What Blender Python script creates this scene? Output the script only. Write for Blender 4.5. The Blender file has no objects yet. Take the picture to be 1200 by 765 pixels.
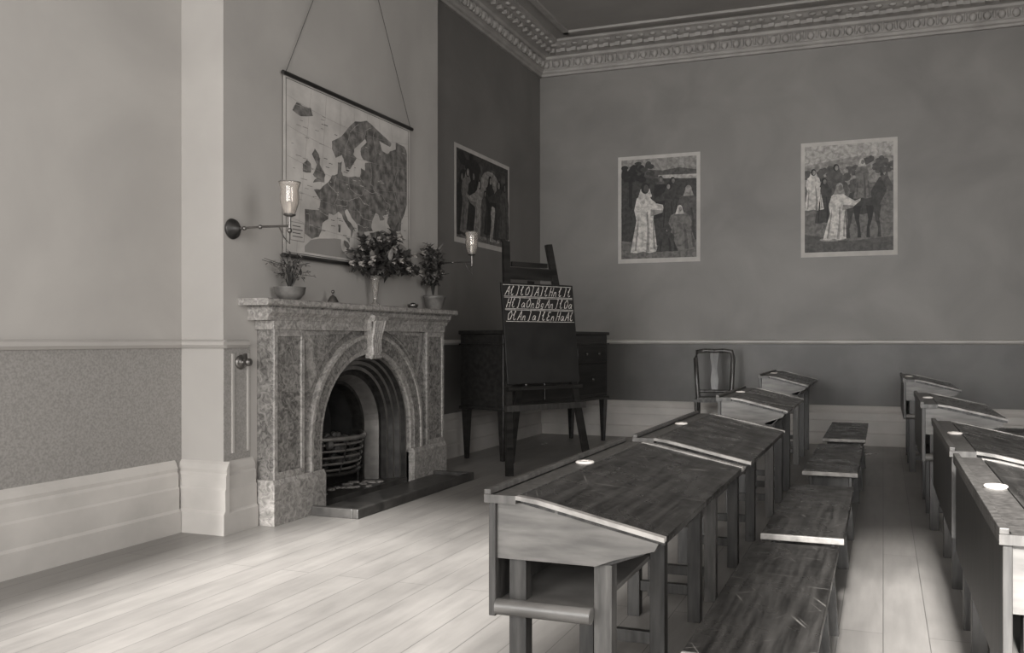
import bpy, bmesh, math, random
from mathutils import Vector, Matrix
random.seed(7)
scene = bpy.context.scene
COL = scene.collection

# ---------------------------------------------------------------- materials
def W(v, warm=1.0):
    return (v*1.04, v*0.985, v*0.93, 1.0)

def mat(name, a, b=None, scale=4.0, rough=0.6, stretch=(1,1,1), lo=0.35, hi=0.65, bump=0.0,
        detail=6.0, metallic=0.0, trans=0.0, spec=0.5, dist=0.0):
    m = bpy.data.materials.new(name); m.use_nodes = True
    nt = m.node_tree; N = nt.nodes; L = nt.links
    p = N['Principled BSDF']
    p.inputs['Roughness'].default_value = rough
    p.inputs['Metallic'].default_value = metallic
    p.inputs['Specular IOR Level'].default_value = spec
    if trans: p.inputs['Transmission Weight'].default_value = trans
    if b is None:
        p.inputs['Base Color'].default_value = W(a); 
        if not bump: return m
    tc = N.new('ShaderNodeTexCoord'); mp = N.new('ShaderNodeMapping')
    mp.inputs['Scale'].default_value = stretch
    L.new(tc.outputs['Object'], mp.inputs['Vector'])
    no = N.new('ShaderNodeTexNoise'); no.inputs['Scale'].default_value = scale
    no.inputs['Detail'].default_value = detail; no.inputs['Distortion'].default_value = dist
    L.new(mp.outputs['Vector'], no.inputs['Vector'])
    if b is not None:
        r = N.new('ShaderNodeValToRGB')
        r.color_ramp.elements[0].position = lo; r.color_ramp.elements[0].color = W(a)
        r.color_ramp.elements[1].position = hi; r.color_ramp.elements[1].color = W(b)
        L.new(no.outputs['Fac'], r.inputs['Fac']); L.new(r.outputs['Color'], p.inputs['Base Color'])
    if bump:
        bp = N.new('ShaderNodeBump'); bp.inputs['Strength'].default_value = bump
        bp.inputs['Distance'].default_value = 0.01
        L.new(no.outputs['Fac'], bp.inputs['Height']); L.new(bp.outputs['Normal'], p.inputs['Normal'])
    return m

def marble_mat(name, dark, light, vein):
    m = mat(name, dark, light, scale=22, rough=.26, lo=.34, hi=.70, detail=12, dist=1.6)
    nt = m.node_tree; N = nt.nodes; L = nt.links; p = N['Principled BSDF']
    src = p.inputs['Base Color'].links[0].from_socket
    tc = N.new('ShaderNodeTexCoord'); n = N.new('ShaderNodeTexNoise'); n.inputs['Scale'].default_value=6; n.inputs['Detail'].default_value=4; n.inputs['Distortion'].default_value=1.5
    L.new(tc.outputs['Object'], n.inputs['Vector'])
    r = N.new('ShaderNodeValToRGB'); cr=r.color_ramp
    cr.elements[0].position=.485; cr.elements[0].color=(0,0,0,1); cr.elements[1].position=.515; cr.elements[1].color=(0,0,0,1)
    e=cr.elements.new(.5); e.color=(.6,.6,.6,1)
    L.new(n.outputs['Fac'], r.inputs['Fac'])
    mx = N.new('ShaderNodeMix'); mx.data_type='RGBA'
    L.new(r.outputs['Color'], mx.inputs['Factor']); L.new(src, mx.inputs[6]); mx.inputs[7].default_value=W(vein)
    L.new(mx.outputs[2], p.inputs['Base Color'])
    return m

def desk_top_mat():
    m = bpy.data.materials.new('worn_desk_top'); m.use_nodes = True
    nt = m.node_tree; N = nt.nodes; L = nt.links; p = N['Principled BSDF']
    tc = N.new('ShaderNodeTexCoord')
    oi = N.new('ShaderNodeObjectInfo')
    off = N.new('ShaderNodeVectorMath'); off.operation='ADD'
    L.new(tc.outputs['Object'], off.inputs[0]); L.new(oi.outputs['Location'], off.inputs[1])
    V = off.outputs[0]
    mp = N.new('ShaderNodeMapping'); mp.inputs['Scale'].default_value = (14, 1.0, 14)
    L.new(V, mp.inputs['Vector'])
    n1 = N.new('ShaderNodeTexNoise'); n1.inputs['Scale'].default_value = 3; n1.inputs['Detail'].default_value = 10
    L.new(mp.outputs['Vector'], n1.inputs['Vector'])
    r1 = N.new('ShaderNodeValToRGB')
    r1.color_ramp.elements[0].position = .35; r1.color_ramp.elements[0].color = W(.009)
    r1.color_ramp.elements[1].position = .75; r1.color_ramp.elements[1].color = W(.06)
    L.new(n1.outputs['Fac'], r1.inputs['Fac'])
    n3 = N.new('ShaderNodeTexNoise'); n3.inputs['Scale'].default_value = 9; n3.inputs['Detail'].default_value=8; L.new(V, n3.inputs['Vector'])
    r3 = N.new('ShaderNodeValToRGB'); r3.color_ramp.elements[0].position=.47; r3.color_ramp.elements[1].position=.62
    L.new(n3.outputs['Fac'], r3.inputs['Fac'])
    cur = r1.outputs['Color']
    for sc, st, rz in ((4,(30,.7,1),.5),(4,(34,.8,1),-.45),(4,(.7,26,1),.15),(4,(30,.6,1),1.0)):
        m2 = N.new('ShaderNodeMapping'); m2.inputs['Scale'].default_value=st
        m1 = N.new('ShaderNodeMapping'); m1.inputs['Rotation'].default_value=(0,0,rz)
        L.new(V, m1.inputs['Vector']); L.new(m1.outputs['Vector'], m2.inputs['Vector'])
        n2 = N.new('ShaderNodeTexNoise'); n2.inputs['Scale'].default_value = sc; n2.inputs['Detail'].default_value = 1
        L.new(m2.outputs['Vector'], n2.inputs['Vector'])
        r2 = N.new('ShaderNodeValToRGB'); cr = r2.color_ramp
        cr.elements[0].position = .70; cr.elements[0].color = (0,0,0,1)
        cr.elements[1].position = .76; cr.elements[1].color = (1,1,1,1)
        L.new(n2.outputs['Fac'], r2.inputs['Fac'])
        mu = N.new('ShaderNodeMath'); mu.operation='MULTIPLY'
        L.new(r2.outputs['Color'], mu.inputs[0]); L.new(r3.outputs['Color'], mu.inputs[1])
        mx = N.new('ShaderNodeMix'); mx.data_type='RGBA'
        L.new(mu.outputs[0], mx.inputs['Factor']); L.new(cur, mx.inputs[6]); mx.inputs[7].default_value = W(.17)
        cur = mx.outputs[2]
    L.new(cur, p.inputs['Base Color'])
    mr = N.new('ShaderNodeMapRange'); mr.inputs['From Min'].default_value=.3; mr.inputs['From Max'].default_value=.7
    mr.inputs['To Min'].default_value=.18; mr.inputs['To Max'].default_value=.48
    L.new(n3.outputs['Fac'], mr.inputs['Value']); L.new(mr.outputs['Result'], p.inputs['Roughness'])
    bp=N.new('ShaderNodeBump'); bp.inputs['Strength'].default_value=.15; bp.inputs['Distance'].default_value=.01
    L.new(n1.outputs['Fac'], bp.inputs['Height']); L.new(bp.outputs['Normal'], p.inputs['Normal'])
    return m

def floor_mat():
    m = bpy.data.materials.new('floorboards'); m.use_nodes = True
    nt = m.node_tree; N = nt.nodes; L = nt.links; p = N['Principled BSDF']
    tc = N.new('ShaderNodeTexCoord')
    mp = N.new('ShaderNodeMapping'); mp.inputs['Rotation'].default_value = (0,0,math.radians(90))
    L.new(tc.outputs['Object'], mp.inputs['Vector'])
    br = N.new('ShaderNodeTexBrick'); br.inputs['Scale'].default_value = 1.0
    br.inputs['Brick Width'].default_value = 3.4; br.inputs['Row Height'].default_value = .16
    br.inputs['Mortar Size'].default_value = .002; br.inputs['Mortar Smooth'].default_value = .4
    br.offset = .37
    br.inputs['Color1'].default_value = W(.25); br.inputs['Color2'].default_value = W(.22); br.inputs['Mortar'].default_value = W(.10)
    L.new(mp.outputs['Vector'], br.inputs['Vector'])
    cur = br.outputs['Color']
    for st,sc,lo in (((6,.7,1),3,.84),((1,.6,1),1.6,.76)):
        m2 = N.new('ShaderNodeMapping'); m2.inputs['Scale'].default_value=st
        L.new(tc.outputs['Object'], m2.inputs['Vector'])
        n = N.new('ShaderNodeTexNoise'); n.inputs['Scale'].default_value=sc; n.inputs['Detail'].default_value=10; n.inputs['Roughness'].default_value=.62
        L.new(m2.outputs['Vector'], n.inputs['Vector'])
        r = N.new('ShaderNodeValToRGB'); r.color_ramp.elements[0].position=.32; r.color_ramp.elements[0].color=(lo,lo,lo,1)
        r.color_ramp.elements[1].position=.66; r.color_ramp.elements[1].color=(1.06,1.06,1.06,1)
        L.new(n.outputs['Fac'], r.inputs['Fac'])
        mx = N.new('ShaderNodeMix'); mx.data_type='RGBA'; mx.blend_type='MULTIPLY'; mx.inputs['Factor'].default_value=1
        L.new(cur, mx.inputs[6]); L.new(r.outputs['Color'], mx.inputs[7]); cur = mx.outputs[2]
    L.new(cur, p.inputs['Base Color'])
    mr = N.new('ShaderNodeMapRange'); mr.inputs['From Min'].default_value=.3; mr.inputs['From Max'].default_value=.7
    mr.inputs['To Min'].default_value=.26; mr.inputs['To Max'].default_value=.46
    L.new(n.outputs['Fac'], mr.inputs['Value']); L.new(mr.outputs['Result'], p.inputs['Roughness'])
    bp=N.new('ShaderNodeBump'); bp.inputs['Strength'].default_value=.15; bp.inputs['Distance'].default_value=.01
    L.new(n.outputs['Fac'], bp.inputs['Height']); L.new(bp.outputs['Normal'], p.inputs['Normal'])
    return m

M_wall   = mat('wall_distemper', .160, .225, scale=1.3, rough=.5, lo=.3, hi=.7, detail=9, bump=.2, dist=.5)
M_breast = mat('wall_paint_lit', .30, .38, scale=1.1, rough=.55, lo=.3, hi=.7, detail=8, bump=.15, dist=.4)  # lighter copy of the wall tone, window light painted into the colour
M_alc    = mat('wall_paint_shaded', .13, .18, scale=1.3, rough=.55, lo=.3, hi=.7, detail=8, bump=.15, dist=.4)  # same wall darkened, the alcove's shade is put into this colour
M_dado   = mat('dado_paint', .065, .092, scale=2.5, rough=.42, detail=8)
M_dadoL  = mat('dado_paper', .19, .26, scale=90, rough=.6, detail=3)
M_trim   = mat('painted_trim', .38, .47, scale=3, rough=.4)
M_ceil   = mat('ceiling_plaster', .26, .31, scale=1.5, rough=.8)
M_corn   = mat('cornice_plaster', .27, .34, scale=5, rough=.75)
M_floor  = floor_mat()
M_top    = desk_top_mat()
M_body   = mat('desk_end_wood', .075, .14, scale=3, rough=.38, stretch=(2,2,12), detail=8)
M_leg    = mat('desk_leg_wood', .020, .05, scale=4, rough=.42, stretch=(12,12,1.5), detail=8)
M_legl   = mat('desk_leg_pale', .045, .10, scale=4, rough=.42, stretch=(12,12,1.5), detail=8)  # paler copy of the leg wood, light on the near leg painted in
M_chair  = mat('chair_wood', .035, .08, scale=4, rough=.25, stretch=(8,8,1.5), detail=8)
M_edge   = mat('worn_sunlit_edge', .14, .36, scale=14, rough=.5, detail=8)  # worn edges, with their sunlit highlight also painted into the pale tone
M_dark   = mat('dark_mahogany', .010, .025, scale=3, rough=.3, stretch=(1,8,8))
M_white  = mat('white_ceramic', .75, rough=.25)
M_ink    = mat('ink', .01, rough=.2)
M_marble = marble_mat('fireplace_marble', .075, .24, .28)
M_marb2  = marble_mat('fireplace_marble_pale', .16, .34, .40)
M_slate  = mat('hearth_slate', .025, .06, scale=12, rough=.4)
M_iron   = mat('cast_iron', .02, .045, scale=20, rough=.42, metallic=.5)
M_iron2  = mat('polished_iron', .14, .2, scale=14, rough=.32, metallic=.5)
M_soot   = mat('soot', .008, .02, scale=8, rough=.9)
M_coal   = mat('coal', .03, .07, scale=30, rough=.5)
M_ash    = mat('ash', .12, .3, scale=40, rough=.9)
M_brass  = mat('dark_brass', .10, .16, scale=10, rough=.3, metallic=.8)
M_glass  = mat('etched_glass', .85, rough=.12, trans=.88)
M_vase   = mat('vase_glass', .6, rough=.08, trans=.8)
M_leaf   = mat('leaf_dark', .025, .09, scale=12, rough=.4)
M_leaf2  = mat('leaf_light', .10, .22, scale=12, rough=.45)
M_petal  = mat('petal', .4, .6, scale=20, rough=.6)
M_stem   = mat('stem', .04, rough=.6)
M_pot    = mat('pot_clay', .08, .16, scale=15, rough=.5)
M_bb     = mat('blackboard_slate', .008, .018, scale=6, rough=.5, lo=.3, hi=.8)
M_chalk  = mat('chalk', .36, .6, scale=40, rough=.9)
M_paper  = mat('poster_paper', .42, .50, scale=8, rough=.7)
M_mapsea = mat('map_sea_paper', .36, .50, scale=5, rough=.55)
M_mapland= mat('map_land', .07, .22, scale=16, rough=.6, lo=.38, hi=.68, detail=10)
M_mapink = mat('map_ink', .10, rough=.6)
M_mapline= mat('map_fine_line', .24, rough=.6)
M_string = mat('cord', .06, rough=.8)
G = {v: mat('print_tone_%02d' % v, v/100*.5, v/100*1.1, scale=22, rough=.6, detail=9, dist=.6) for v in (2,5,9,16,28,42,60)}

# ---------------------------------------------------------------- mesh builder
class MB:
    def __init__(s): s.v=[]; s.f=[]; s.m=[]; s.sm=[]; s.mats=[]; s.clip=None
    def mi(s,m):
        if m not in s.mats: s.mats.append(m)
        return s.mats.index(m)
    def add(s,vs,fs,m,smooth=False):
        o=len(s.v); s.v+= [tuple(x) for x in vs]; k=s.mi(m)
        for f in fs: s.f.append([i+o for i in f]); s.m.append(k); s.sm.append(smooth)
    def box(s,x0,x1,y0,y1,z0,z1,m):
        vs=[(x,y,z) for x in (x0,x1) for y in (y0,y1) for z in (z0,z1)]
        s.add(vs,[(0,1,3,2),(4,6,7,5),(0,4,5,1),(2,3,7,6),(0,2,6,4),(1,5,7,3)],m)
    def prism(s,poly,axis,a0,a1,m,smooth=False):
        def P(p,a):
            if axis=='y': return (p[0],a,p[1])
            if axis=='x': return (a,p[0],p[1])
            return (p[0],p[1],a)
        n=len(poly)
        vs=[P(p,a0) for p in poly]+[P(p,a1) for p in poly]
        fs=[list(range(n))[::-1], list(range(n,2*n))]
        s.add(vs,fs,m)
        s.add(vs,[(i,(i+1)%n,n+(i+1)%n,n+i) for i in range(n)],m,smooth)
    def hexa(s,b,t,m):
        s.add(list(b)+list(t),[(3,2,1,0),(4,5,6,7),(0,1,5,4),(1,2,6,5),(2,3,7,6),(3,0,4,7)],m)
    def beam(s,p,q,w,d,m,up=Vector((0,1,0))):
        p=Vector(p);q=Vector(q);ax=(q-p).normalized();a=ax.cross(up).normalized();b=a.cross(ax).normalized()
        c=[(-w/2,-d/2),(w/2,-d/2),(w/2,d/2),(-w/2,d/2)]
        s.hexa([p+a*x+b*y for x,y in c],[q+a*x+b*y for x,y in c],m)
    def tube(s,path,r,m,seg=8):
        path=[Vector(p) for p in path]; n=len(path); vs=[]
        rr = r if isinstance(r,(list,tuple)) else [r]*n
        up=Vector((0.13,0.21,1)).normalized()
        for i,p in enumerate(path):
            t=(path[min(i+1,n-1)]-path[max(i-1,0)]).normalized()
            a=t.cross(up)
            if a.length<.05: a=t.cross(Vector((1,0,0)))
            a.normalize(); b=t.cross(a).normalized()
            for k in range(seg):
                an=2*math.pi*k/seg; vs.append(p+(a*math.cos(an)+b*math.sin(an))*rr[i])
        fs=[(i*seg+k,i*seg+(k+1)%seg,(i+1)*seg+(k+1)%seg,(i+1)*seg+k) for i in range(n-1) for k in range(seg)]
        s.add(vs,fs,m,True)
        s.add(vs[:seg],[list(range(seg))],m); s.add(vs[-seg:],[list(range(seg))],m)
    def lathe(s,prof,c,m,seg=24,axis='z'):
        vs=[]
        for r,h in prof:
            for k in range(seg):
                a=2*math.pi*k/seg; x,y=r*math.cos(a),r*math.sin(a)
                if axis=='z': vs.append((c[0]+x,c[1]+y,c[2]+h))
                else: vs.append((c[0]+h,c[1]+x,c[2]+y))
        n=len(prof)
        fs=[(i*seg+k,i*seg+(k+1)%seg,(i+1)*seg+(k+1)%seg,(i+1)*seg+k) for i in range(n-1) for k in range(seg)]
        s.add(vs,fs,m,True)
        for i in (0,n-1):
            if prof[i][0]>.002: s.add(vs[i*seg:(i+1)*seg],[list(range(seg))],m)
    def ell(s,c,r,m,seg=12,rings=8):
        vs=[]
        for i in range(rings+1):
            t=math.pi*i/rings
            for k in range(seg):
                a=2*math.pi*k/seg
                vs.append((c[0]+r[0]*math.sin(t)*math.cos(a),c[1]+r[1]*math.sin(t)*math.sin(a),c[2]+r[2]*math.cos(t)))
        fs=[(i*seg+k,i*seg+(k+1)%seg,(i+1)*seg+(k+1)%seg,(i+1)*seg+k) for i in range(rings) for k in range(seg)]
        s.add(vs,fs,m,True)
    def build(s,name,loc=(0,0,0),rz=0,bevel=0,weld=False,recalc=True,parent=None):
        me=bpy.data.meshes.new(name); me.from_pydata([tuple(v) for v in s.v],[],s.f)
        for m in s.mats: me.materials.append(m)
        for p,k,sm in zip(me.polygons,s.m,s.sm): p.material_index=k; p.use_smooth=sm
        bm=bmesh.new(); bm.from_mesh(me)
        if recalc: 
            bmesh.ops.remove_doubles(bm,verts=bm.verts,dist=1e-6) if weld else None
            bmesh.ops.recalc_face_normals(bm,faces=bm.faces)
        bm.to_mesh(me); bm.free(); me.update()
        o=bpy.data.objects.new(name,me); COL.objects.link(o)
        o.location=loc; o.rotation_euler=(0,0,rz)
        if bevel:
            b=o.modifiers.new('bevel','BEVEL'); b.width=bevel; b.segments=2; b.limit_method='ANGLE'; b.angle_limit=math.radians(40)
        if parent: o.parent=parent
        return o

# ---------------------------------------------------------------- room dimensions
XL,XR,YF,YB,H = -3.83,3.3,-2.3,9.4,4.5
XC,YC0,YC1 = -3.53,3.915,6.39

b=MB(); b.box(XL-.6,XR+.3,YF-.3,YB+.3,-.15,0,M_floor); b.build('floor')
b=MB(); b.box(XL-.6,XR+.3,YF-.3,YB+.3,H,H+.15,M_ceil); b.build('ceiling')
DZ=1.075; BZ=.41
def wallbox(b,x0,x1,y0,y1,z0=0,z1=H,mw=M_wall,md=M_dado):
    if z0<DZ: b.box(x0,x1,y0,y1,z0,min(z1,DZ),md)
    if z1>DZ: b.box(x0,x1,y0,y1,max(z0,DZ),z1,mw)
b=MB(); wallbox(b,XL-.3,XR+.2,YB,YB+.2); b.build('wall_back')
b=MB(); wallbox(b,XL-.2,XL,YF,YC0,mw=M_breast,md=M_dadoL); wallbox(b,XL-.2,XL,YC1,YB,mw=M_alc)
b.box(XL-.5,XL-.35,YC0-.2,YC1+.2,0,H,M_soot); b.build('wall_left')
WF=[(-3.35,-1.2),(-.25,1.9)]; WZ0,WZ1=.75,3.75
b=MB(); wallbox(b,XL-.2,WF[0][0],YF-.2,YF); wallbox(b,WF[0][1],WF[1][0],YF-.2,YF); wallbox(b,WF[1][1],XR+.2,YF-.2,YF)
for a,c in WF: wallbox(b,a,c,YF-.2,YF,0,WZ0); wallbox(b,a,c,YF-.2,YF,WZ1,H)
b.build('wall_front')
WR=(.3,2.2)
b=MB(); wallbox(b,XR,XR+.2,YF,WR[0]); wallbox(b,XR,XR+.2,WR[1],YB); wallbox(b,XR,XR+.2,WR[0],WR[1],0,WZ0); wallbox(b,XR,XR+.2,WR[0],WR[1],WZ1,H)
b.build('wall_right')
def window(name,a,c,along):
    b=MB(); t=.05
    def bx(u0,u1,z0,z1,d0=-.13,d1=-.07):
        if along=='x': b.box(u0,u1,YF+d0,YF+d1,z0,z1,M_trim)
        else: b.box(XR-d1,XR-d0,u0,u1,z0,z1,M_trim)
    bx(a,a+.08,WZ0,WZ1); bx(c-.08,c,WZ0,WZ1); bx(a+.08,c-.08,WZ0,WZ0+.1); bx(a+.08,c-.08,WZ1-.08,WZ1)
    mid=(WZ0+WZ1)/2; bx(a+.08,c-.08,mid-.03,mid+.03)
    for k in (1,2): 
        u=a+(c-a)*k/3; bx(u-.012,u+.012,WZ0+.1,mid-.03); bx(u-.012,u+.012,mid+.03,WZ1-.08)
    b.build(name,bevel=.004)
window('window_1',*WF[0],'x'); window('window_2',*WF[1],'x'); window('window_3',*WR,'y')

# chimney breast with arched opening
YA,RA,SP = 5.21,.55,.45
def arch_pts(r,n=28): return [(YA-r*math.cos(math.pi*i/n), SP+r*math.sin(math.pi*i/n)) for i in range(n+1)]
def arch_slab(b,x0,x1,y0,y1,z1,r,m):
    b.box(x0,x1,y0,YA-r,0,z1,m); b.box(x0,x1,YA+r,y1,0,z1,m)
    pts=arch_pts(r)
    for p,q in zip(pts,pts[1:]): b.prism([p,q,(q[0],z1),(p[0],z1)],'x',x0,x1,m)
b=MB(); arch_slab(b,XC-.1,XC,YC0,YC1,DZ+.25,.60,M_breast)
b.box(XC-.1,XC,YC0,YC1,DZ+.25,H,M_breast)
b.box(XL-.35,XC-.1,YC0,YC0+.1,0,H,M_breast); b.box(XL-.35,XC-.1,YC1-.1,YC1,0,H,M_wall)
b.build('wall_chimney_breast')
b=MB(); b.box(XC,XC+.004,YC0,4.13,BZ,DZ-.02,M_dadoL)
b.box(XC+.004,XC+.012,YC0+.06,YC0+.075,.45,1.02,M_breast); b.box(XC+.004,XC+.012,4.10,4.115,.45,1.02,M_breast)
b.build('trim_1')

def rail_prof(z): return [(0,z-.025),(.012,z-.022),(.028,z-.005),(.028,z+.012),(.015,z+.022),(0,z+.025)]
BP=[(0,0),(.045,0),(.045,.12),(.034,.135),(.034,.25),(.028,.262),(.028,.33),(.02,.345),(.024,.365),(.012,.395),(0,.41)]
def back_trim(b,prof,m,x0,x1): b.prism([(YB-p,z) for p,z in prof],'x',x0,x1,m)
def left_trim(b,prof,m,x,y0,y1): b.prism([(x+p,z) for p,z in prof],'y',y0,y1,m)
def run_y_trim(b,prof,m,y,x0,x1,sgn=-1): b.prism([(y+sgn*p,z) for p,z in prof],'x',x0,x1,m)
b=MB(); back_trim(b,BP,M_trim,XL,XR); b.build('baseboard_back')
b=MB(); left_trim(b,BP,M_trim,XL,YC1,YB-.05); left_trim(b,BP,M_trim,XL,YF+.05,YC0-.05)
run_y_trim(b,BP,M_trim,YC0,XL,XC+.045); left_trim(b,BP,M_trim,XC,YC0,4.15); b.build('baseboard_left')
b=MB(); b.prism([(XR-p,z) for p,z in BP],'y',YF+.05,YB-.05,M_trim); b.build('baseboard_right')
b=MB(); b.prism([(YF+p,z) for p,z in BP],'x',XL,XR,M_trim); b.build('baseboard_front')
RP=rail_prof(DZ)
b=MB(); back_trim(b,RP,M_trim,XL,XR); left_trim(b,RP,M_breast,XL,YC1,YB); left_trim(b,RP,M_breast,XL,YF,YC0)
run_y_trim(b,RP,M_breast,YC0,XL,XC+.028); left_trim(b,RP,M_breast,XC,YC0,4.10)
b.prism([(XR-p,z) for p,z in RP],'y',YF,YB,M_trim); b.build('trim_2')
CP=[(0,4.19),(.03,4.19),(.035,4.215),(.055,4.225),(.06,4.25),(.075,4.26),(.085,4.345),(.12,4.36),(.13,4.385),(.20,4.40),(.21,4.43),(.26,4.44),(.31,4.465),(.35,4.475),(.35,4.5),(0,4.5)]
b=MB()
back_trim(b,CP,M_corn,XL,XR); left_trim(b,CP,M_corn,XL,YC1,YB); left_trim(b,CP,M_corn,XL,YF,YC0)
left_trim(b,CP,M_corn,XC,YC0-.3,YC1+.3)
b.prism([(XR-p,z) for p,z in CP],'y',YF,YB,M_corn)
b.box(XL+.5,XR-.5,YB-.56,YB-.5,4.475,4.5,M_corn); b.box(XL+.5,XL+.56,YC1+.3,YB-.5,4.475,4.5,M_corn)
x=XL+.12
while x<XR-.1:
    b.ell((x,YB-.10,4.30),(.038,.034,.044),M_corn,8,5); b.ell((x+.065,YB-.095,4.31),(.016,.03,.05),M_corn,6,4)
    b.box(x-.03,x+.03,YB-.255,YB-.2,4.385,4.425,M_corn); b.ell((x+.03,YB-.30,4.45),(.04,.03,.018),M_corn,8,4)
    x+=.13
y=YC1+.1
while y<YB-.1:
    b.ell((XL+.10,y,4.30),(.034,.038,.044),M_corn,8,5); b.ell((XL+.095,y+.065,4.31),(.03,.016,.05),M_corn,6,4)
    b.box(XL+.2,XL+.255,y-.03,y+.03,4.385,4.425,M_corn); b.ell((XL+.30,y+.03,4.45),(.03,.04,.018),M_corn,8,4)
    y+=.13
b.build('trim_3')

# ---------------------------------------------------------------- fireplace
b=MB(); FY0,FY1=4.16,6.27; FX=-3.40
arch_slab(b,XC+.001,FX-.03,FY0+.03,FY1-.03,1.2,RA,M_marble)
def ring(r0,r1,x0,x1,m,n=28,z0=0):
    for i in range(n):
        a0=math.pi*i/n; a1=math.pi*(i+1)/n
        P=lambda r,a:(YA-r*math.cos(a),SP+r*math.sin(a))
        b.prism([P(r0,a0),P(r1,a0),P(r1,a1),P(r0,a1)],'x',x0,x1,m)
    b.box(x0,x1,YA-r1,YA-r0,z0,SP,m); b.box(x0,x1,YA+r0,YA+r1,z0,SP,m)
ring(RA,RA+.035,FX-.03,FX-.012,M_marb2,z0=.27)
ring(RA+.035,RA+.115,FX-.03,FX,M_marble,z0=.27)
ring(RA+.115,RA+.14,FX-.03,FX+.012,M_marb2,z0=.27)
for s,(p0,p1) in enumerate(((FY0+.02,FY0+.30),(FY1-.30,FY1-.02))):
    b.box(FX-.03,FX-.005,p0,p1,.27,1.16,M_marble)
    b.box(FX-.005,FX+.006,p0,p0+.03,.27,1.16,M_marb2); b.box(FX-.005,FX+.006,p1-.03,p1,.27,1.16,M_marb2)
    b.box(FX-.005,FX+.006,p0+.03,p1-.03,1.12,1.16,M_marb2); b.box(FX-.005,FX+.006,p0+.03,p1-.03,.27,.31,M_marb2)
for q0,q1 in ((FY0,YA-RA),(YA+RA,FY1)):
    b.box(XC+.001,FX+.02,q0,q1,0,.24,M_marb2); b.prism([(XC+.001,.24),(FX+.02,.24),(FX+.005,.27),(XC+.001,.27)],'y',q0+.004,q1-.004,M_marb2)
for sg in (-1,1):
    pts=[]
    for i in range(9):
        a=math.radians(28+i*6.2); pts.append((YA+sg*(RA+.19)*math.cos(a),SP+(RA+.19)*math.sin(a)))
    yo=YA+sg*.73
    poly=[(min(max(p[0],YA-.73),YA+.73),p[1]) for p in pts+[(yo,1.155)]]
    b.prism(poly,'x',FX-.03,FX-.016,M_marb2)
    cy=sum(p[0] for p in poly)/len(poly)+sg*.05; cz=sum(p[1] for p in poly)/len(poly)+.03
    b.prism([(cy+(p[0]-cy)*.72,cz+(p[1]-cz)*.72) for p in poly],'x',FX-.016,FX-.006,M_marble)
b.box(XC+.001,FX+.01,FY0+.01,FY1-.01,1.16,1.215,M_marb2)
b.prism([(XC+.001,1.215),(FX+.012,1.215),(FX+.02,1.24),(FX+.045,1.262),(FX+.05,1.29),(XC+.001,1.29)],'y',FY0-.05,FY1+.02,M_marb2)
b.prism([(XC+.001,1.30),(FX+.075,1.30),(FX+.085,1.308),(FX+.085,1.333),(FX+.075,1.34),(XC+.001,1.34)],'y',4.03,6.34,M_marb2)
b.box(XC+.001,FX+.055,FY0-.055,FY1+.03,1.289,1.301,M_marble)
b.hexa([(FX-.02,YA-.05,.97),(FX+.03,YA-.05,.97),(FX+.03,YA+.05,.97),(FX-.02,YA+.05,.97)],[(FX-.02,YA-.08,1.28),(FX+.05,YA-.08,1.28),(FX+.05,YA+.08,1.28),(FX-.02,YA+.08,1.28)],M_marb2)
for q in (-.05,-.025,0,.025,.05):
    b.tube([(FX+.028,YA+q*.75,.975),(FX+.042,YA+q*.85,1.02),(FX+.038,YA+q*.95,1.10),(FX+.055,YA+q*1.1,1.18),(FX+.068,YA+q*1.2,1.25)],[.010,.013,.012,.014,.016],M_marb2,8)
b.tube([(FX+.06,YA-.085,1.25),(FX+.06,YA+.085,1.25)],.024,M_marb2,12); b.tube([(FX+.03,YA-.055,.98),(FX+.03,YA+.055,.98)],.017,M_marb2,12)
steps=[(.560,-3.450),(.535,-3.450),(.53,-3.49),(.51,-3.49),(.50,-3.525),(.475,-3.525),(.465,-3.56),(.44,-3.56),(.43,-3.60),(.40,-3.60),(.36,-3.70),(.335,-3.70),(.335,-3.80)]
def lp(r,x,n=28):
    sp=SP; pts=[(x,YA-r,.05)]+[(x,YA-r*math.cos(math.pi*i/n),sp+r*math.sin(math.pi*i/n)) for i in range(n+1)]+[(x,YA+r,.05)]
    return pts
rings=[lp(r,x) for r,x in steps]
for k in range(len(rings)-1):
    A,B=rings[k],rings[k+1]; n=len(A)
    b.add(A+B,[(i,i+1,n+i+1,n+i) for i in range(n-1)],M_iron2 if k in (0,2,4,6,9) else M_iron)
b.box(-4.02,-3.98,4.7,5.75,0,1.1,M_soot)
n=len(rings[-1]); BK=[(-3.98,p[1],p[2]) for p in rings[-1]]
b.add(rings[-1]+BK,[(i,i+1,n+i+1,n+i) for i in range(n-1)],M_soot)
b.box(-3.98,-3.44,YA-.545,YA+.545,.0,.05,M_slate)
b.box(-3.80,-3.78,YA-.33,YA+.33,.05,.16,M_iron)
def bow(z,d=.17,w=.33): return [(-3.72+d*math.sin(math.pi*i/14),YA-w+2*w*i/14,z) for i in range(15)]
for z,dd in ((.19,.13),(.235,.155),(.28,.17),(.325,.18),(.37,.185)): b.tube(bow(z,dd),.010,M_iron2,6)
b.tube(bow(.41,.20,.34),.017,M_iron2,8); b.tube(bow(.155,.13,.32),.016,M_iron,8)
for i in (2,5,9,12):
    b.tube([bow(z,dd)[i] for z,dd in ((.155,.13),(.19,.135),(.28,.175),(.37,.19),(.41,.20))],.008,M_iron,6)
for q in (-.25,.25): b.tube([(-3.68,YA+q,.05),(-3.69,YA+q,.17)],.014,M_iron,6)
for i in range(55):
    b.ell((-3.84+random.uniform(-.08,.24),YA+random.uniform(-.22,.22),random.uniform(.2,.40)),(random.uniform(.03,.045),)*3,M_coal,6,4)
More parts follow.
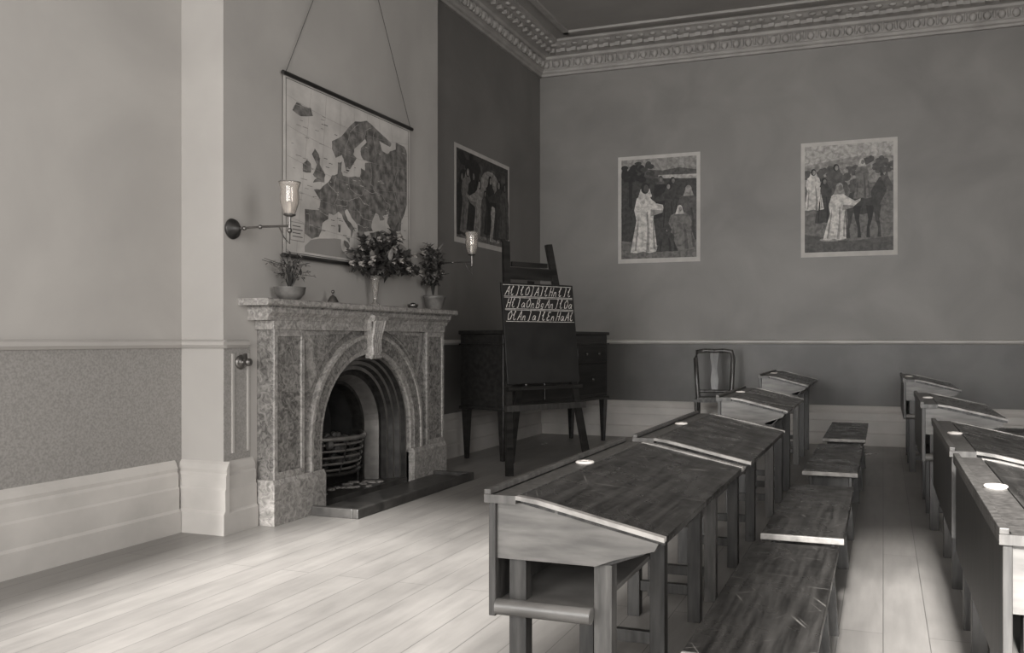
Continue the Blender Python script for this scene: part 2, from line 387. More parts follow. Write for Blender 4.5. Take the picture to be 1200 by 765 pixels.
for i in range(30):
    b.ell((-3.6+random.uniform(-.1,.12),YA+random.uniform(-.3,.3),.05),(random.uniform(.015,.04),random.uniform(.015,.04),.012),M_ash,6,4)
b.box(-3.95,-3.66,YA-.28,YA+.28,.15,.17,M_iron)
b.box(-3.97,-3.95,YA-.2,YA+.2,.38,.72,M_iron2)
b.build('fireplace',bevel=.004)

b=MB(); b.box(FX+.023,-3.04,4.54,6.04,0,.035,M_slate)
b.box(-3.075,-3.035,4.50,6.08,0,.06,M_slate); b.box(FX+.023,-3.075,4.50,4.54,0,.06,M_slate); b.box(FX+.023,-3.075,6.04,6.08,0,.06,M_slate)
b.build('hearth_fender',bevel=.006)

# ---------------------------------------------------------------- wall map
def flat(b,pts,k,m):
    if b.clip:
        x0,x1,z0,z1=b.clip; pts=[(min(max(p[0],x0),x1),min(max(p[1],z0),z1)) for p in pts]
    b.add([(p[0],-.0009*k-.002,p[1]) for p in pts],[list(range(len(pts)))],m)
def rect(b,x0,x1,z0,z1,k,m): flat(b,[(x0,z0),(x1,z0),(x1,z1),(x0,z1)],k,m)
MW,MH=1.5,1.13
b=MB(); b.box(0,MW,-.002,0,0,MH,M_mapsea)
def ll(lon,lat): return (min(max((lon+19)/73,.03),.97)*MW, min(max((lat-31)/43,.03),.96)*MH)
def jag(poly,amp=.35,sub=3):
    out=[]
    n=len(poly)
    for i in range(n):
        p,q=poly[i],poly[(i+1)%n]
        for k in range(sub):
            t=k/sub; j=0 if k==0 else amp
            out.append((p[0]+(q[0]-p[0])*t+random.uniform(-j,j),p[1]+(q[1]-p[1])*t+random.uniform(-j,j)*.6))
    return out
land=[(-9,37),(-9,43),(-2,43.5),(-1,46),(-4.5,48.3),(-1.5,48.7),(0,49.7),(3,51.2),(5,53.2),(8,54),(8.2,57),(10.5,57.6),(10,55),(11,54),(14,54),(18,54.8),(21,55),(21.5,57.5),(24,57.2),(24,59.3),(30,60),(23,60),(21.5,61),(21.5,63),(25,65),(24,65.8),(21,64),(17.5,62),(17,60.5),(19,59.8),(16.5,57.5),(14.3,55.5),(12.8,55.5),(11.3,58.5),(10.5,59.3),(7,58),(5,60),(5,62),(10,64),(14,67),(18,69.5),(25,71),(30,70),(41,67.5),(40,66.3),(33,66.8),(35,64.3),(38,64),(40,65),(44,66.2),(44,68.3),(50,68),(53,66),(52,60),(53,54),(50,48),(48,46),(47.5,43),(45,41.8),(41.5,42),(38,44.3),(39,47),(35,46),(36.5,45.2),(33.5,44.5),(32.5,46),(30.5,46.3),(28.5,44),(28,42),(29,41.2),(26,40.8),(23.5,40.4),(23,39),(24,38),(23,36.5),(21.5,37),(20,39.5),(19.5,41.8),(16,43.5),(13.5,45.5),(12.3,45),(12.5,44),(14,42.5),(16,41.8),(18.4,40),(17,40.5),(16.5,39),(15.8,38),(15.5,40),(12.5,41.8),(10.3,43.8),(8.5,44.3),(6,43.1),(3.3,43.3),(3,41.8),(0,40.5),(-.5,38.5),(-2,36.8),(-5.5,36)]
flat(b,[ll(*p) for p in jag(land,.3,2)],1,M_mapland)
for poly in ([(26.5,39),(27,37),(30,36.5),(36,36.5),(38,38),(44,39),(42,41.3),(35,42),(31,41.2),(27,40.5)],
             [(-5,50),(1,51),(1.5,52.8),(-1.5,55),(-2,57.5),(-4,58.6),(-5.5,57),(-3,54.8),(-5,52),(-3,51.4)],
             [(-10,52),(-6,52.3),(-6,54.5),(-8,55.2),(-10,54)],
             [(-15,66),(-11,65.3),(-5,66.5),(-6,68.3),(-10,68),(-13,68.3)],
             [(12.5,38),(15,38),(15,36.7)],[(8.3,41),(9.7,41),(9.5,39),(8.5,39)],[(23.5,35.5),(26,35.2),(24,35)]):
    flat(b,[ll(*p) for p in jag(poly,.3,2)],1,M_mapland)
for poly in ([(-9,32.5),(-9,34),(-6,35.7),(3,36.8),(10,37.2),(10.5,34.5),(15,32.5)],[(36,36.5),(36,32.5),(50,32.5),(52,38),(48,39),(44,39)],):
    flat(b,[ll(*p) for p in jag(poly,.3,2)],1,M_mapline)
for x0,x1,z0,z1 in ((.02,MW-.02,.02,.025),(.02,MW-.02,MH-.025,MH-.02),(.02,.025,.02,MH-.02),(MW-.025,MW-.02,.02,MH-.02)): rect(b,x0,x1,z0,z1,1,M_mapink)
for i in range(1,6):
    pts=[(.03+(MW-.06)*t/12, MH*i/6+.06*((t/6-1)**2)) for t in range(13)]
    flat(b,pts+[(p[0],p[1]+.0018) for p in pts[::-1]],2,M_mapline)
for i in range(1,8):
    xt=MW*i/8; xb=xt+(xt-MW/2)*.12
    flat(b,[(xb-.001,.03),(xb+.001,.03),(xt*.85+.113,MH-.03),(xt*.85+.111,MH-.03)],2,M_mapline)
def line(pts,m,wd=.0022):
    P=[ll(*p) for p in jag(pts,.35,3)[:-3]]+[ll(*pts[-1])]
    for p,q in zip(P,P[1:]):
        dx,dz=q[0]-p[0],q[1]-p[1]; l=math.hypot(dx,dz) or 1; nx,nz=-dz/l*wd,dx/l*wd
        flat(b,[p,q,(q[0]+nx,q[1]+nz),(p[0]+nx,p[1]+nz)],3,m)
for brd in ([(-1.5,43.3),(3,42.5)],[(-7,37),(-7,42),(-8.5,42)],[(2.5,51),(6,49.5),(8,49),(7.5,47.5),(6,46),(7,43.8)],[(7,53.3),(6,51.5),(6,49.5)],
            [(7.5,47.5),(10,47.3),(13,47.6),(13.5,46.5),(10,46),(7,46)],[(13,47.6),(17,48.5),(20,49.5),(24,48),(26.5,48)],[(14,54),(15,51),(19,50),(22,50),(24,52),(23,54),(21,55)],
            [(24,52),(27,51.5),(31,52),(34,52),(37,50),(40,49.5),(39,47)],[(27,60),(28,56),(27,54),(31,52)],[(24,65.8),(24,68),(28,69.5)],[(12,59),(12.5,62),(15,66),(20,69)],
            [(30,60),(31,63),(29,67),(30,70)],[(20,42),(23,41.5),(26,41.8)],[(22,44),(28,43.8)],[(19,46),(21,45),(22,44)],[(45,60),(42,55),(45,50),(48,46)]):
    line(brd,M_mapsea)
for _ in range(110):
    lon=random.uniform(-8,50);lat=random.uniform(38,66); x,z=ll(lon,lat)
    wd=random.uniform(.012,.05); rect(b,x,x+wd,z,z+.004,3,random.choice([M_mapink,M_mapsea,M_mapink]))
for _ in range(26):
    x,z=random.uniform(.05,.4),random.uniform(.35,1.0); rect(b,x,x+random.uniform(.02,.06),z,z+.004,3,M_mapline)
rect(b,.06,.20,.10,.22,2,M_mapline); rect(b,.065,.195,.105,.215,3,M_mapsea)
for i in range(4): rect(b,.08,.18-.02*(i%2),.125+.022*i,.131+.022*i,4,M_mapink)
b.tube([(-.02,-.012,MH),(MW+.02,-.012,MH)],.014,M_dark,10); b.tube([(-.02,-.012,0),(MW+.02,-.012,0)],.014,M_dark,10)
b.tube([(0.01,-.012,MH+.012),(.73,-.003,2.58)],.0028,M_string,5); b.tube([(MW-.01,-.012,MH+.012),(.73,-.003,2.58)],.0028,M_string,5)
b.build('wall_map_of_europe',loc=(XC+.016,4.41,1.625),rz=math.pi/2)

# ---------------------------------------------------------------- prints
def ellp(cx,cz,rx,rz,n=14): return [(cx+rx*math.cos(2*math.pi*i/n),cz+rz*math.sin(2*math.pi*i/n)) for i in range(n)]
SH={60:28,42:16,28:16,16:9,9:5,5:2,2:5}
def figure(b,x,z,h,v,hd,k,lean=0,w=.2,arm=0,veil=None):
    m=G[v]; sh=G[SH[v]]; s=w*h*1.5
    X=lambda p:(x+p[0]*s+lean*p[1]*h, z+p[1]*h)
    pr=[(-.62,0),(-.3,-.012),(0,.01),(.3,-.015),(.68,0.01),(.58,.22),(.44,.45),(.48,.62),(.38,.76),(.2,.82),(-.18,.82),(-.4,.76),(-.5,.60),(-.38,.45),(-.52,.2)]
    flat(b,[X(p) for p in pr],k,m)
    for q in ([(.14,.0),(.30,.0),(.27,.3),(.16,.58),(.10,.56),(.16,.3)],[(-.42,.02),(-.34,.02),(-.26,.4),(-.3,.55)],[(.48,.05),(.6,.03),(.46,.42),(.42,.4)]):
        flat(b,[X(p) for p in q],k+.5,sh)
    if arm:
        flat(b,[X(p) for p in ((arm*.25,.78),(arm*.95,.66),(arm*1.25,.70),(arm*1.25,.66),(arm*.9,.56),(arm*.3,.56))],k+.7,m)
        flat(b,[X(p) for p in ((arm*.3,.60),(arm*.88,.58),(arm*.9,.55),(arm*.3,.50))],k+.9,sh)
    hx,hz=x+lean*h*.92,z+.905*h
    flat(b,ellp(hx,hz,.062*h,.082*h),k+1.0,G[veil] if veil else G[2])
    flat(b,[(hx-.06*h,hz),(hx+.06*h,hz),(hx+.10*h,hz-.12*h),(hx-.10*h,hz-.12*h)],k+.95,G[veil] if veil else m)
    flat(b,ellp(hx+.014*h*(arm or 1),hz-.008*h,.036*h,.056*h),k+1.3,G[hd])
def clump(b,x,z,r,v,k,n=14):
    for _ in range(n):
        flat(b,ellp(x+random.uniform(-r,r),z+random.uniform(-r,r)*.7,r*random.uniform(.2,.5),r*random.uniform(.18,.4),9),k,G[v]); k+=.06
def new_print(w,h,m0=.04):
    b=MB(); b.box(0,w,-.002,0,0,h,M_paper); b.clip=(m0,w-m0,m0+.01,h-m0); return b
w,h=.95,1.215; b=new_print(w,h)
rect(b,0,w,0,h,1,G[5])
rect(b,0,w,h*.80,h,2,G[28])
flat(b,[(0,h*.80),(w,h*.76),(w,h*.84),(w*.75,h*.87),(w*.55,h*.85),(w*.35,h*.87),(0,h*.86)],3,G[9])
flat(b,[(w*.5,h*.78),(w,h*.76),(w,h*.80),(w*.5,h*.81)],4,G[42])
clump(b,.17,h*.84,.12,2,5,30); clump(b,.32,h*.88,.09,5,6,14); rect(b,.13,.17,h*.5,h*.8,5,G[2])
flat(b,[(0,0),(w,0),(w,h*.20),(w*.5,h*.16),(0,h*.21)],5,G[16])
clump(b,w*.12,h*.45,.09,5,5,14)
figure(b,.64,.46,.50,5,16,7,w=.26); figure(b,.50,.50,.48,2,16,7,w=.24,veil=9)
figure(b,.30,.12,.80,60,9,9,lean=.03,w=.20,arm=1)
figure(b,.82,.26,.60,9,28,9,w=.28,veil=28); figure(b,.60,.38,.52,5,28,11,w=.22,arm=-1)
figure(b,.74,.14,.50,16,28,13,w=.36,lean=-.04,veil=60); figure(b,.57,.12,.26,5,16,15,w=.5)
b.build('biblical_print',loc=(-2.865,YB-.001,1.97))
w,h=.968,1.215; b=new_print(w,h)
rect(b,0,w,0,h,1,G[16])
flat(b,[(0,h*.62),(w*.4,h*.60),(w,h*.64),(w,h),(0,h)],2,G[28])
flat(b,[(0,h*.80),(w*.6,h*.86),(w,h*.84),(w,h),(0,h)],2.4,G[42])
for x,z,r in ((.12,h*.70,.08),(.3,h*.72,.09),(.55,h*.74,.08),(.74,h*.78,.10),(.86,h*.76,.08)): clump(b,x,z,r,9,3,20)
clump(b,.5,h*.62,.12,9,4,14)
flat(b,[(0,0),(w,0),(w,h*.16),(w*.5,h*.13),(0,h*.20)],3.5,G[9])
# donkey : barrel, neck, head, ears, legs
flat(b,[(.46,.56),(.50,.66),(.60,.68),(.72,.67),(.79,.62),(.80,.52),(.74,.45),(.62,.43),(.52,.45),(.47,.49)],7,G[5])
flat(b,[(.69,.64),(.79,.52),(.85,.64),(.89,.77),(.86,.82),(.79,.81)],7.2,G[5])
flat(b,[(.80,.83),(.87,.83),(.925,.71),(.915,.66),(.88,.66),(.84,.73)],7.4,G[9])
flat(b,[(.80,.82),(.80,.92),(.835,.83)],7.5,G[5]); flat(b,[(.845,.83),(.87,.92),(.875,.82)],7.6,G[9])
for x,q,v in ((.50,-.02,5),(.57,.02,2),(.70,-.02,2),(.77,.02,5)): flat(b,[(x-.04,.52),(x+.04,.52),(x+.020,.38),(x+.014+q,.29),(x+.020+q,.19),(x-.016+q,.19),(x-.012+q,.29),(x-.018,.38)],7.3,G[v])
figure(b,.13,.50,.44,60,28,9,w=.24)
figure(b,.36,.50,.48,9,28,6,w=.24); figure(b,.24,.36,.48,5,16,8.5,w=.22)
figure(b,.62,.60,.42,16,16,9,w=.22,veil=42)
figure(b,.34,.18,.60,60,16,12,lean=.10,w=.2,arm=1,veil=28)
flat(b,ellp(.32,.18,.13,.02),11,G[28])
b.build('biblical_print',loc=(-.828,YB-.001,1.975))
w,h=1.26,.94; b=new_print(w,h)
rect(b,0,w,0,h,1,G[5]); 
for x in (.2,.5,.8,1.05): rect(b,x,x+.10,.35,h-.12,2,G[9])
flat(b,ellp(w*.62,h*.66,.24,.18),3,G[28]); rect(b,0,w,0,.22,2,G[16]); clump(b,.3,.75,.2,2,3,16)
for i,(x,hh,v,hd,ar) in enumerate(((.14,.62,2,16,0),(.26,.66,16,28,0),(.38,.60,2,16,1),(.52,.60,28,42,-1),(.64,.48,9,28,0),(.76,.62,2,28,0),(.86,.46,42,16,0),(.97,.64,5,28,-1),(1.10,.60,9,16,0))):
    figure(b,x,.08+.03*(i%3),hh,v,hd,4+i*1.5,w=.26,arm=ar)
b.build('biblical_print',loc=(XL+.001,7.25,2.03),rz=math.pi/2)

# ---------------------------------------------------------------- gas brackets
def gas_bracket(loc,L):
    b=MB()
    b.lathe([(.055,0),(.06,.006),(.055,.018),(.035,.025),(.02,.05),(.012,.06),(.0,.062)],(0,0,0),M_iron,24,'x')
    b.tube([(.03,0,0),(L*.5,0,.004),(L,0,0)],.007,M_brass,8)
    b.ell((L*.5,0,.003),(.013,.013,.013),M_brass); b.ell((.09,0,0),(.013,.013,.013),M_brass)
    b.tube([(L,0,-.02),(L,0,.06)],.009,M_brass,8); b.ell((L,0,-.025),(.014,.014,.016),M_brass)
    b.tube([(L*.82,0,.0),(L*.9,0,-.06),(L,0,-.1),(L,0,-.02)],.004,M_brass,6)
    b.lathe([(.012,.05),(.032,.058),(.034,.066),(.012,.07)],(L,0,0),M_brass,20)
    b.lathe([(.03,.066),(.038,.09),(.05,.13),(.052,.165),(.047,.2),(.056,.235),(.061,.245),(.058,.245),(.053,.235),(.044,.2),(.049,.165),(.047,.13),(.035,.09),(.027,.068)],(L,0,0),M_glass,24)
    b.lathe([(.006,.06),(.009,.1),(.005,.13),(0,.135)],(L,0,0),M_white,10)
    b.build('gas_bracket_lamp',loc=loc)
gas_bracket((XC+.001,3.98,1.735),.40)
gas_bracket((XC+.001,6.325,1.735),.35)
b=MB(); b.lathe([(.04,0),(.042,.008),(.03,.015),(.012,.02),(.01,.045),(.022,.055),(.022,.07),(0,.075)],(0,0,0),M_brass,20,'x')
b.box(.03,.045,-.008,.008,.0,.05,M_brass); b.build('bell_pull',loc=(XC+.004,4.045,.97))

# ---------------------------------------------------------------- mantel things
MZ=1.341
def leaf(b,base,d,L,w,m,ylim=None,zlim=9):
    d=Vector(d).normalized(); s=d.cross(Vector((0,0,1)));
    if s.length<.1: s=Vector((1,0,0))
    s.normalize(); n=s.cross(d).normalized(); p=Vector(base)
    pts=[p,p+d*L*.3+s*w*.8+n*w*.15,p+d*L*.65+s*w*.7+n*w*.1,p+d*L-n*w*.4,p+d*L*.65-s*w*.7+n*w*.1,p+d*L*.3-s*w*.8+n*w*.15,p+d*L*.5-n*w*.05]
    if ylim and (max(q.y for q in pts)>ylim[1] or min(q.y for q in pts)<ylim[0]): return
    if max(q.z for q in pts)>zlim: return
    pts=[Vector((max(q.x,-.085),q.y,q.z)) for q in pts]
    b.add(pts,[(0,1,6),(1,2,6),(2,3,6),(3,4,6),(4,5,6),(5,0,6)],m,True)
def spray(b,c,n,spread,height,lm,LL,nl,xs=.5,droop=.2,petals=None,cy=0,lw=.22,ylim=None,zlim=9):
    for i in range(n):
        a=2*math.pi*i/n+random.uniform(-.4,.4); f=random.uniform(.3,1); hh=height*random.uniform(.45,1)*(1.2-.45*f)
        tip=Vector((c[0]+math.cos(a)*spread*xs*f, c[1]+cy*.7+math.sin(a)*spread*f, c[2]+hh))
        tip.x=max(tip.x,-.05)
        if ylim: tip.y=min(max(tip.y,ylim[0]+.03),ylim[1]-.03)
        mid=Vector((c[0]+(tip.x-c[0])*.35, c[1]+(tip.y-c[1])*.35, c[2]+hh*.65))
        tip.z-=droop*f*height; tip.z=min(tip.z,zlim-.02)
        b.tube([c,mid,tip],[.004,.003,.0015],M_stem,5)
        for k in range(nl):
            t=.35+.65*random.random(); p=(Vector(c)*(1-t)**2+mid*2*t*(1-t)+tip*t*t)
            d=Vector((random.uniform(-1,1)*.7,random.uniform(-1,1),random.uniform(-.4,.8)))
            if p.x<-.02: d.x=abs(d.x)
            leaf(b,p,d,LL*random.uniform(.6,1.2),LL*lw,random.choice(lm),ylim,zlim)
        if petals and random.random()<petals:
            for ring_,ln in ((0,.045),(1,.03)):
                for k in range(7):
                    an=2*math.pi*k/7+ring_*.4; leaf(b,tip,(abs(math.cos(an))*.7+.2,math.sin(an),.25+math.cos(an)*.6),ln,.016,M_petal,ylim,zlim)
            b.ell(tip,(.01,.01,.008),M_petal,6,4)
MX=-3.43
b=MB(); b.lathe([(.035,0),(.06,.008),(.088,.04),(.094,.075),(.097,.08),(.09,.08),(.084,.07),(0,.065)],(0,0,0),M_pot,24)
spray(b,(0,0,.06),16,.28,.32,[M_leaf2,M_leaf2,M_leaf],.05,11,xs=.35,lw=.14); b.build('potted_fern',loc=(MX,4.365,MZ))
b=MB(); b.lathe([(.035,0),(.036,.006),(.014,.03),(.012,.06),(.024,.12),(.03,.18),(.042,.215),(.04,.215),(.027,.18),(.02,.12),(.0,.07)],(0,0,0),M_vase,20)
spray(b,(0,.0,.18),48,.46,.42,[M_leaf,M_leaf,M_leaf,M_leaf2],.10,21,xs=.32,petals=.7,droop=.28,cy=.14,ylim=(-.36,.59)); b.build('vase_of_flowers',loc=(MX,5.30,MZ))
b=MB(); b.lathe([(.06,0),(.066,.01),(.085,.09),(.09,.095),(.09,.115),(.08,.115),(.078,.1),(0,.095)],(0,0,0),M_pot,24)
spray(b,(0,-.02,.1),34,.27,.54,[M_leaf,M_leaf2,M_leaf],.065,24,xs=.4,petals=.2,droop=.3,ylim=(-.255,.10),zlim=.56); b.build('potted_plant',loc=(MX+.0,6.155,MZ))
b=MB(); b.lathe([(.04,0),(.036,.012),(.026,.03),(.018,.045),(.006,.052),(.006,.065),(.012,.072),(.008,.085),(0,.088)],(0,0,0),M_brass,20); b.build('hand_bell',loc=(MX,4.80,MZ))
b=MB(); b.lathe([(.02,0),(.035,.01),(.045,.03),(.042,.032),(0,.02)],(0,0,0),M_brass,20); b.ell((0,0,.03),(.025,.025,.015),M_dark); b.build('small_dish',loc=(MX,5.82,MZ))

# ---------------------------------------------------------------- sideboard
b=MB(); Ls,D=1.95,.52
b.box(.02,Ls-.02,.02,D-.01,.46,1.15,M_dark); b.box(0,Ls,0,D,1.15,1.185,M_dark)
b.box(.0,Ls,.0,D-.005,1.05,1.065,M_dark); b.box(.0,Ls,.0,D-.005,.46,.49,M_dark)
for i in range(3):
    x0=.06+i*.62
    b.box(x0,x0+.58,.008,.02,.86,1.03,M_dark); b.box(x0,x0+.58,.008,.02,.52,.83,M_dark)
    for q in (.16,.42): b.ell((x0+q,-.004,.95),(.016,.014,.016),M_brass,10,6)
    b.ell((x0+.29,-.004,.68),(.016,.014,.016),M_brass,10,6)
for x in (.05,Ls-.05):
    for y in (.05,D-.06):
        b.hexa([(x-.018,y-.018,0),(x+.018,y-.018,0),(x+.018,y+.018,0),(x-.018,y+.018,0)],[(x-.035,y-.035,.46),(x+.035,y-.035,.46),(x+.035,y+.035,.46),(x-.035,y+.035,.46)],M_dark)
b.build('sideboard',loc=(-3.21,7.02,0),rz=math.radians(78.5),bevel=.005)

# ---------------------------------------------------------------- easel with blackboard
lean=.30/1.9
def PL(s,z,off=0): return Vector((s, z*lean-off, z))
root=bpy.data.objects.new('blackboard_easel',None); COL.objects.link(root)
root.location=(-2.84,6.32,0); root.rotation_euler=(0,0,math.radians(57.1))
b=MB()
b.beam(PL(0,0),PL(.16,1.93),.06,.035,M_dark); b.beam(PL(.81,0),PL(.60,1.93),.06,.035,M_dark)
b.beam(PL(.12,1.66,.0),PL(.65,1.66,.0),.035,.10,M_dark,up=Vector((0,0,1)))
b.beam(PL(.20,1.74,.0),PL(.56,1.74,.0),.03,.04,M_dark,up=Vector((0,0,1)))
b.beam(PL(.0,.54,.03),PL(.80,.54,.03),.06,.05,M_leg,up=Vector((0,0,1)))
b.beam(PL(.02,.70,.03),PL(.78,.70,.03),.07,.03,M_dark,up=Vector((0,0,1)))
b.beam((.40,.60,0),(.38,.25,1.60),.05,.035,M_dark)
for q in (.16,.62): b.tube([PL(q,.70,.0),PL(q,.70,.07)],.009,M_dark,6)
b.build('frame',parent=root)
b=MB(); z0,z1=.735,1.575
b.hexa([PL(.03,z0,.022),PL(.77,z0,.022),PL(.77,z0,.045),PL(.03,z0,.045)],[PL(.05,z1,.022),PL(.79,z1,.022),PL(.79,z1,.045),PL(.05,z1,.045)],M_bb)
b.build('board',parent=root,bevel=.003)
b=MB()
def stroke(pts,wd=.0045):
    for p,q in zip(pts,pts[1:]):
        dx,dz=q[0]-p[0],q[1]-p[1]; l=math.hypot(dx,dz) or 1; nx,nz=-dz/l*wd/2,dx/l*wd/2
        b.add([PL(p[0]-nx,p[1]-nz,.0464),PL(q[0]-nx,q[1]-nz,.0464),PL(q[0]+nx,q[1]+nz,.0464),PL(p[0]+nx,p[1]+nz,.0464)],[(0,1,2,3)],M_chalk)
for z in (1.558,1.462,1.452,1.358,1.348,1.252): stroke([(.065,z),(.77,z)],.0042)
GL={
 'l':[[(0,.5),(.25,.95),(.15,1),(.1,.15),(.25,0),(.4,.15)]],
 'a':[[(.4,.45),(.2,.55),(.02,.3),(.12,.03),(.3,.1),(.4,.5),(.4,.05),(.5,.08)]],
 'A':[[(0,0),(.35,1),(.5,0)],[(.15,.4),(.45,.4)]],
 'B':[[(.05,0),(.1,1),(.4,.9),(.35,.55),(.12,.52),(.45,.4),(.4,.05),(.05,0)]],
 'O':[[(.3,1),(.02,.65),(.1,.05),(.4,.1),(.5,.6),(.3,1)]],
 'n':[[(0,0),(.06,.5),(.06,.3),(.22,.52),(.3,.4),(.32,0),(.4,.05)]],
 'E':[[(.45,.9),(.15,.95),(.1,.6),(.3,.52),(.05,.35),(.1,.02),(.45,.1)]],
 'I':[[(.1,0),(.25,0),(.3,1),(.15,1)]],
 'g':[[(.35,.5),(.1,.5),(.05,.15),(.3,.15),(.36,.5),(.3,-.15),(.08,-.1)]],
 'H':[[(.05,0),(.12,1)],[(.42,0),(.48,1)],[(.08,.5),(.46,.5)]],
}
for row,(txt,zb) in enumerate((('AlIlOIAIlHnlIl',1.472),('HlIaOnBgAnIlOa',1.368),('OlAnIaIlEnHaAl',1.262))):
    x=.075; stp=.69/len(txt); hh=.078
    for ch in txt:
        for st in GL[ch]: stroke([(x+px*stp*1.5+py*hh*.38, zb+max(py,-.05)*hh) for px,py in st],.0055)
        x+=stp
b.build('chalk_writing',parent=root,recalc=False)

# ---------------------------------------------------------------- chair
b=MB(); hs=.50
b.prism([(-.18,.19),(.18,.19),(.215,-.21),(-.215,-.21)],'z',hs-.03,hs,M_chair)
b.prism([(-.15,.15),(.15,.15),(.18,-.18),(-.18,-.18)],'z',hs,hs+.015,M_chair)
for sx in (-1,1):
    b.tube([(sx*.19,-.18,0),(sx*.19,-.18,hs-.02)],[.014,.02],M_chair,8)
    b.tube([(sx*.175,.24,0),(sx*.17,.18,hs*.5),(sx*.17,.175,hs),(sx*.185,.20,.72),(sx*.195,.235,.90),(sx*.18,.25,.975),(sx*.10,.252,.985),(0,.254,.98)],.024,M_chair,8)
    b.tube([(sx*.182,-.18,.2),(sx*.172,.2,.2)],.010,M_chair,6)
b.tube([(-.19,-.18,.28),(.19,-.18,.28)],.010,M_chair,6)
b.tube([(-.172,.185,.56),(.172,.185,.56)],.018,M_chair,6)
sp=[(.028,.56),(.042,.68),(.024,.80),(.045,.92),(.04,.98)]
def yb(z): return .185+(z-.56)*.15
F=[(-w_,yb(z),z) for w_,z in sp]+[(w_,yb(z),z) for w_,z in sp]; Bk=[(p[0],p[1]+.014,p[2]) for p in F]
for i in range(4):
    b.hexa([F[i],F[5+i],Bk[5+i],Bk[i]],[F[i+1],F[6+i],Bk[6+i],Bk[i+1]],M_chair)
b.build('wooden_chair',loc=(-1.63,8.75,0),rz=math.radians(12))

# ---------------------------------------------------------------- desks & benches
def desk(x,y,L=1.26,Wd=.49,Zh=.683,Zl=.60,ink=1,nm='school_desk'):
    b=MB(); zb=Zh-.175; zs=zb-.115; t=.022
    f=.085
    b.box(0,.02,0,L,zs-.04,Zh-.0,M_leg)
    b.box(-.008,.012,-.012,L+.012,Zh,Zh+.014,M_legl)
    b.prism([(-.008,Zh),(f,Zh),(f,Zh-t),(-.008,Zh-t)],'y',-.012,L+.012,M_legl)
    b.prism([(f+.004,Zh-.001),(Wd,Zl),(Wd-.003,Zl-t),(f+.004,Zh-.001-t)],'y',.012,L-.012,M_top)
    for y0,y1 in ((-.014,.008),(L-.008,L+.014)):
        b.prism([(f,Zh+.001),(f+.06,Zh-.006),(Wd+.002,Zl+.002),(Wd+.002,Zl-.010),(f+.06,Zh-.018),(f,Zh-.010)],'y',y0,y1,M_edge)
    for y0 in (.012,L-.034):
        b.prism([(.02,Zh-t),(f,Zh-t),(Wd-.02,Zl-t+.002),(Wd-.03,Zl-.04),(Wd-.14,zb+.02),(.30,zb),(.02,zb)],'y',y0,y0+.022,M_body)
    b.box(.02,.33,.034,L-.034,zb,zb+.012,M_leg)
    b.prism([(.33,zb),(Wd-.06,Zl-.055),(Wd-.06,Zl-.045),(.33,zb+.012)],'y',.034,L-.034,M_leg)
    b.box(.02,.288,.02,L-.02,zs-.015,zs,M_body)
    for yy in (.012,L-.012):
        b.tube([(.02,yy,zs-.016),(.29,yy,zs-.016)],.022,M_body,12)
    for yy in (.035,L/2-.022,L-.080):
        for xx in (.045,.289): b.box(xx,xx+.050,yy,yy+.045,0,zb,M_leg if (xx<.1 or yy>.1) else M_legl)
        b.box(.095,.289,yy+.01,yy+.035,.10,.14,M_leg)
    n=ink
    for i in range(n):
        yy=L*(i+.5)/n
        b.lathe([(.030,0),(.033,.004),(.028,.008),(.013,.008),(.012,.004),(0,.004)],(f*.5+.015,yy,Zh),M_white,18)
        b.lathe([(.0115,.0055),(0,.0055)],(f*.5+.015,yy,Zh),M_ink,12)
    b.build(nm,loc=(x,y,0),bevel=.003)
def bench(x,y,L=1.15,Wd=.295,Z=.38,nm='school_bench'):
    b=MB()
    b.box(0,Wd,0,L,Z-.028,Z,M_top); b.box(.03,.05,.05,L-.05,Z-.09,Z-.028,M_leg); b.box(Wd-.05,Wd-.03,.05,L-.05,Z-.09,Z-.028,M_leg)
    b.box(-.002,Wd+.002,-.012,.0,Z-.022,Z+.0005,M_edge)
    for yy in (.07,L-.10):
        b.prism([(.02,0),(.07,0),(.10,.09),(Wd-.10,.09),(Wd-.07,0),(Wd-.02,0),(Wd-.045,Z-.028),(.045,Z-.028)],'y',yy,yy+.03,M_leg)
    b.box(Wd/2-.012,Wd/2+.012,.10,L-.10,.12,.17,M_leg)
    b.build(nm,loc=(x,y,0),bevel=.003)
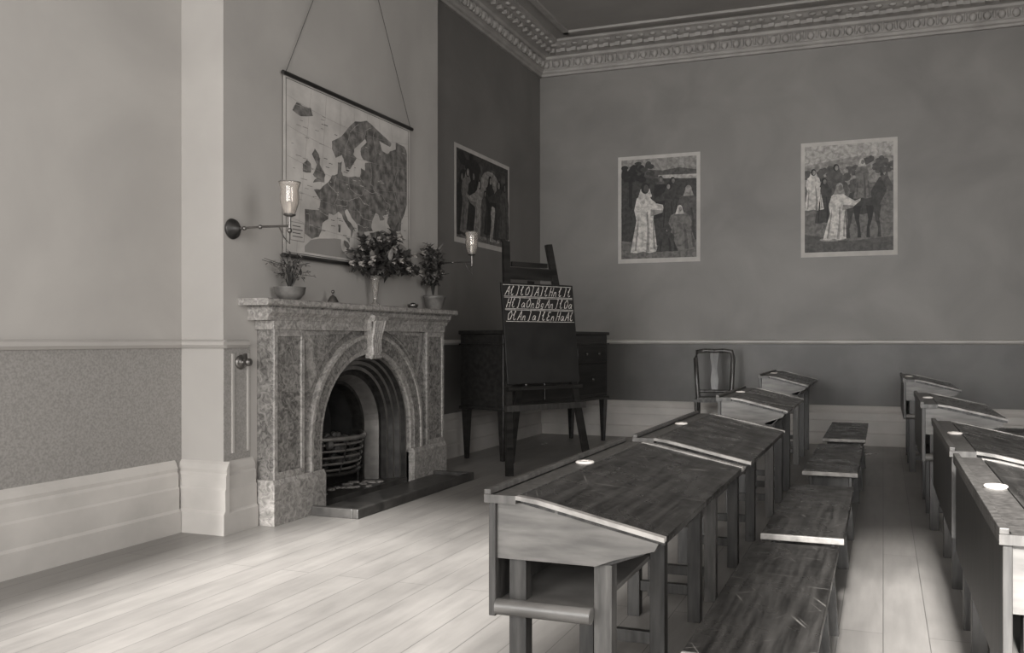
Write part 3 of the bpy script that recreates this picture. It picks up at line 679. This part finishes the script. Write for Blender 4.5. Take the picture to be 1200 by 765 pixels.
desk(-1.01,2.11); desk(-1.0,3.53); desk(-.98,5.35,L=1.1,Wd=.43,Zh=.74,Zl=.665); desk(-1.04,7.7,L=1.2,Wd=.42,Zh=.78,Zl=.70)
desk(.243,2.04); desk(.243,3.50); desk(.21,5.30,L=1.12,Wd=.45,Zh=.73,Zl=.655); desk(.16,7.6,L=1.2,Wd=.44,Zh=.77,Zl=.69)
bench(-.44,1.95); bench(-.43,3.24); bench(-.42,4.85,L=1.3,Wd=.29); bench(-.42,6.5,L=1.3,Wd=.30)
for y in (1.95,3.3,4.9,6.6): bench(.82,y)

# ---------------------------------------------------------------- lights
def area(name,loc,rot,sx,sy,power):
    l=bpy.data.lights.new(name,'AREA'); l.shape='RECTANGLE'; l.size=sx; l.size_y=sy; l.energy=power; l.color=(1,.985,.96)
    o=bpy.data.objects.new(name,l); COL.objects.link(o); o.location=loc; o.rotation_euler=rot
area('daylight_window_1',(-2.3,YF+.03,2.25),(math.radians(90),0,0),2.1,2.9,240)
area('daylight_window_2',(.82,YF+.03,2.25),(math.radians(90),0,0),2.0,2.9,200)
area('daylight_window_3',(XR-.03,1.25,2.25),(0,math.radians(90),0),2.9,1.8,125)
s=bpy.data.lights.new('sun','SUN'); s.energy=20; s.angle=math.radians(5); s.color=(1,.98,.95)
o=bpy.data.objects.new('sun',s); COL.objects.link(o); o.rotation_euler=(math.radians(90-27.5),0,0); o.location=(0,-6,6)
w=bpy.data.worlds.new('World'); scene.world=w; w.use_nodes=True
w.node_tree.nodes['Background'].inputs[0].default_value=(.95,.97,1,1); w.node_tree.nodes['Background'].inputs[1].default_value=1.0

# ---------------------------------------------------------------- camera
c=bpy.data.cameras.new('camera'); c.sensor_fit='HORIZONTAL'; c.sensor_width=36; c.lens=30.15; c.shift_x=-.0708; c.shift_y=.0129
o=bpy.data.objects.new('camera',c); COL.objects.link(o); o.location=(0,0,1.1); o.rotation_euler=(math.radians(90),0,math.radians(19.2))
scene.camera=o
scene.view_settings.view_transform='Standard'; scene.view_settings.exposure=0
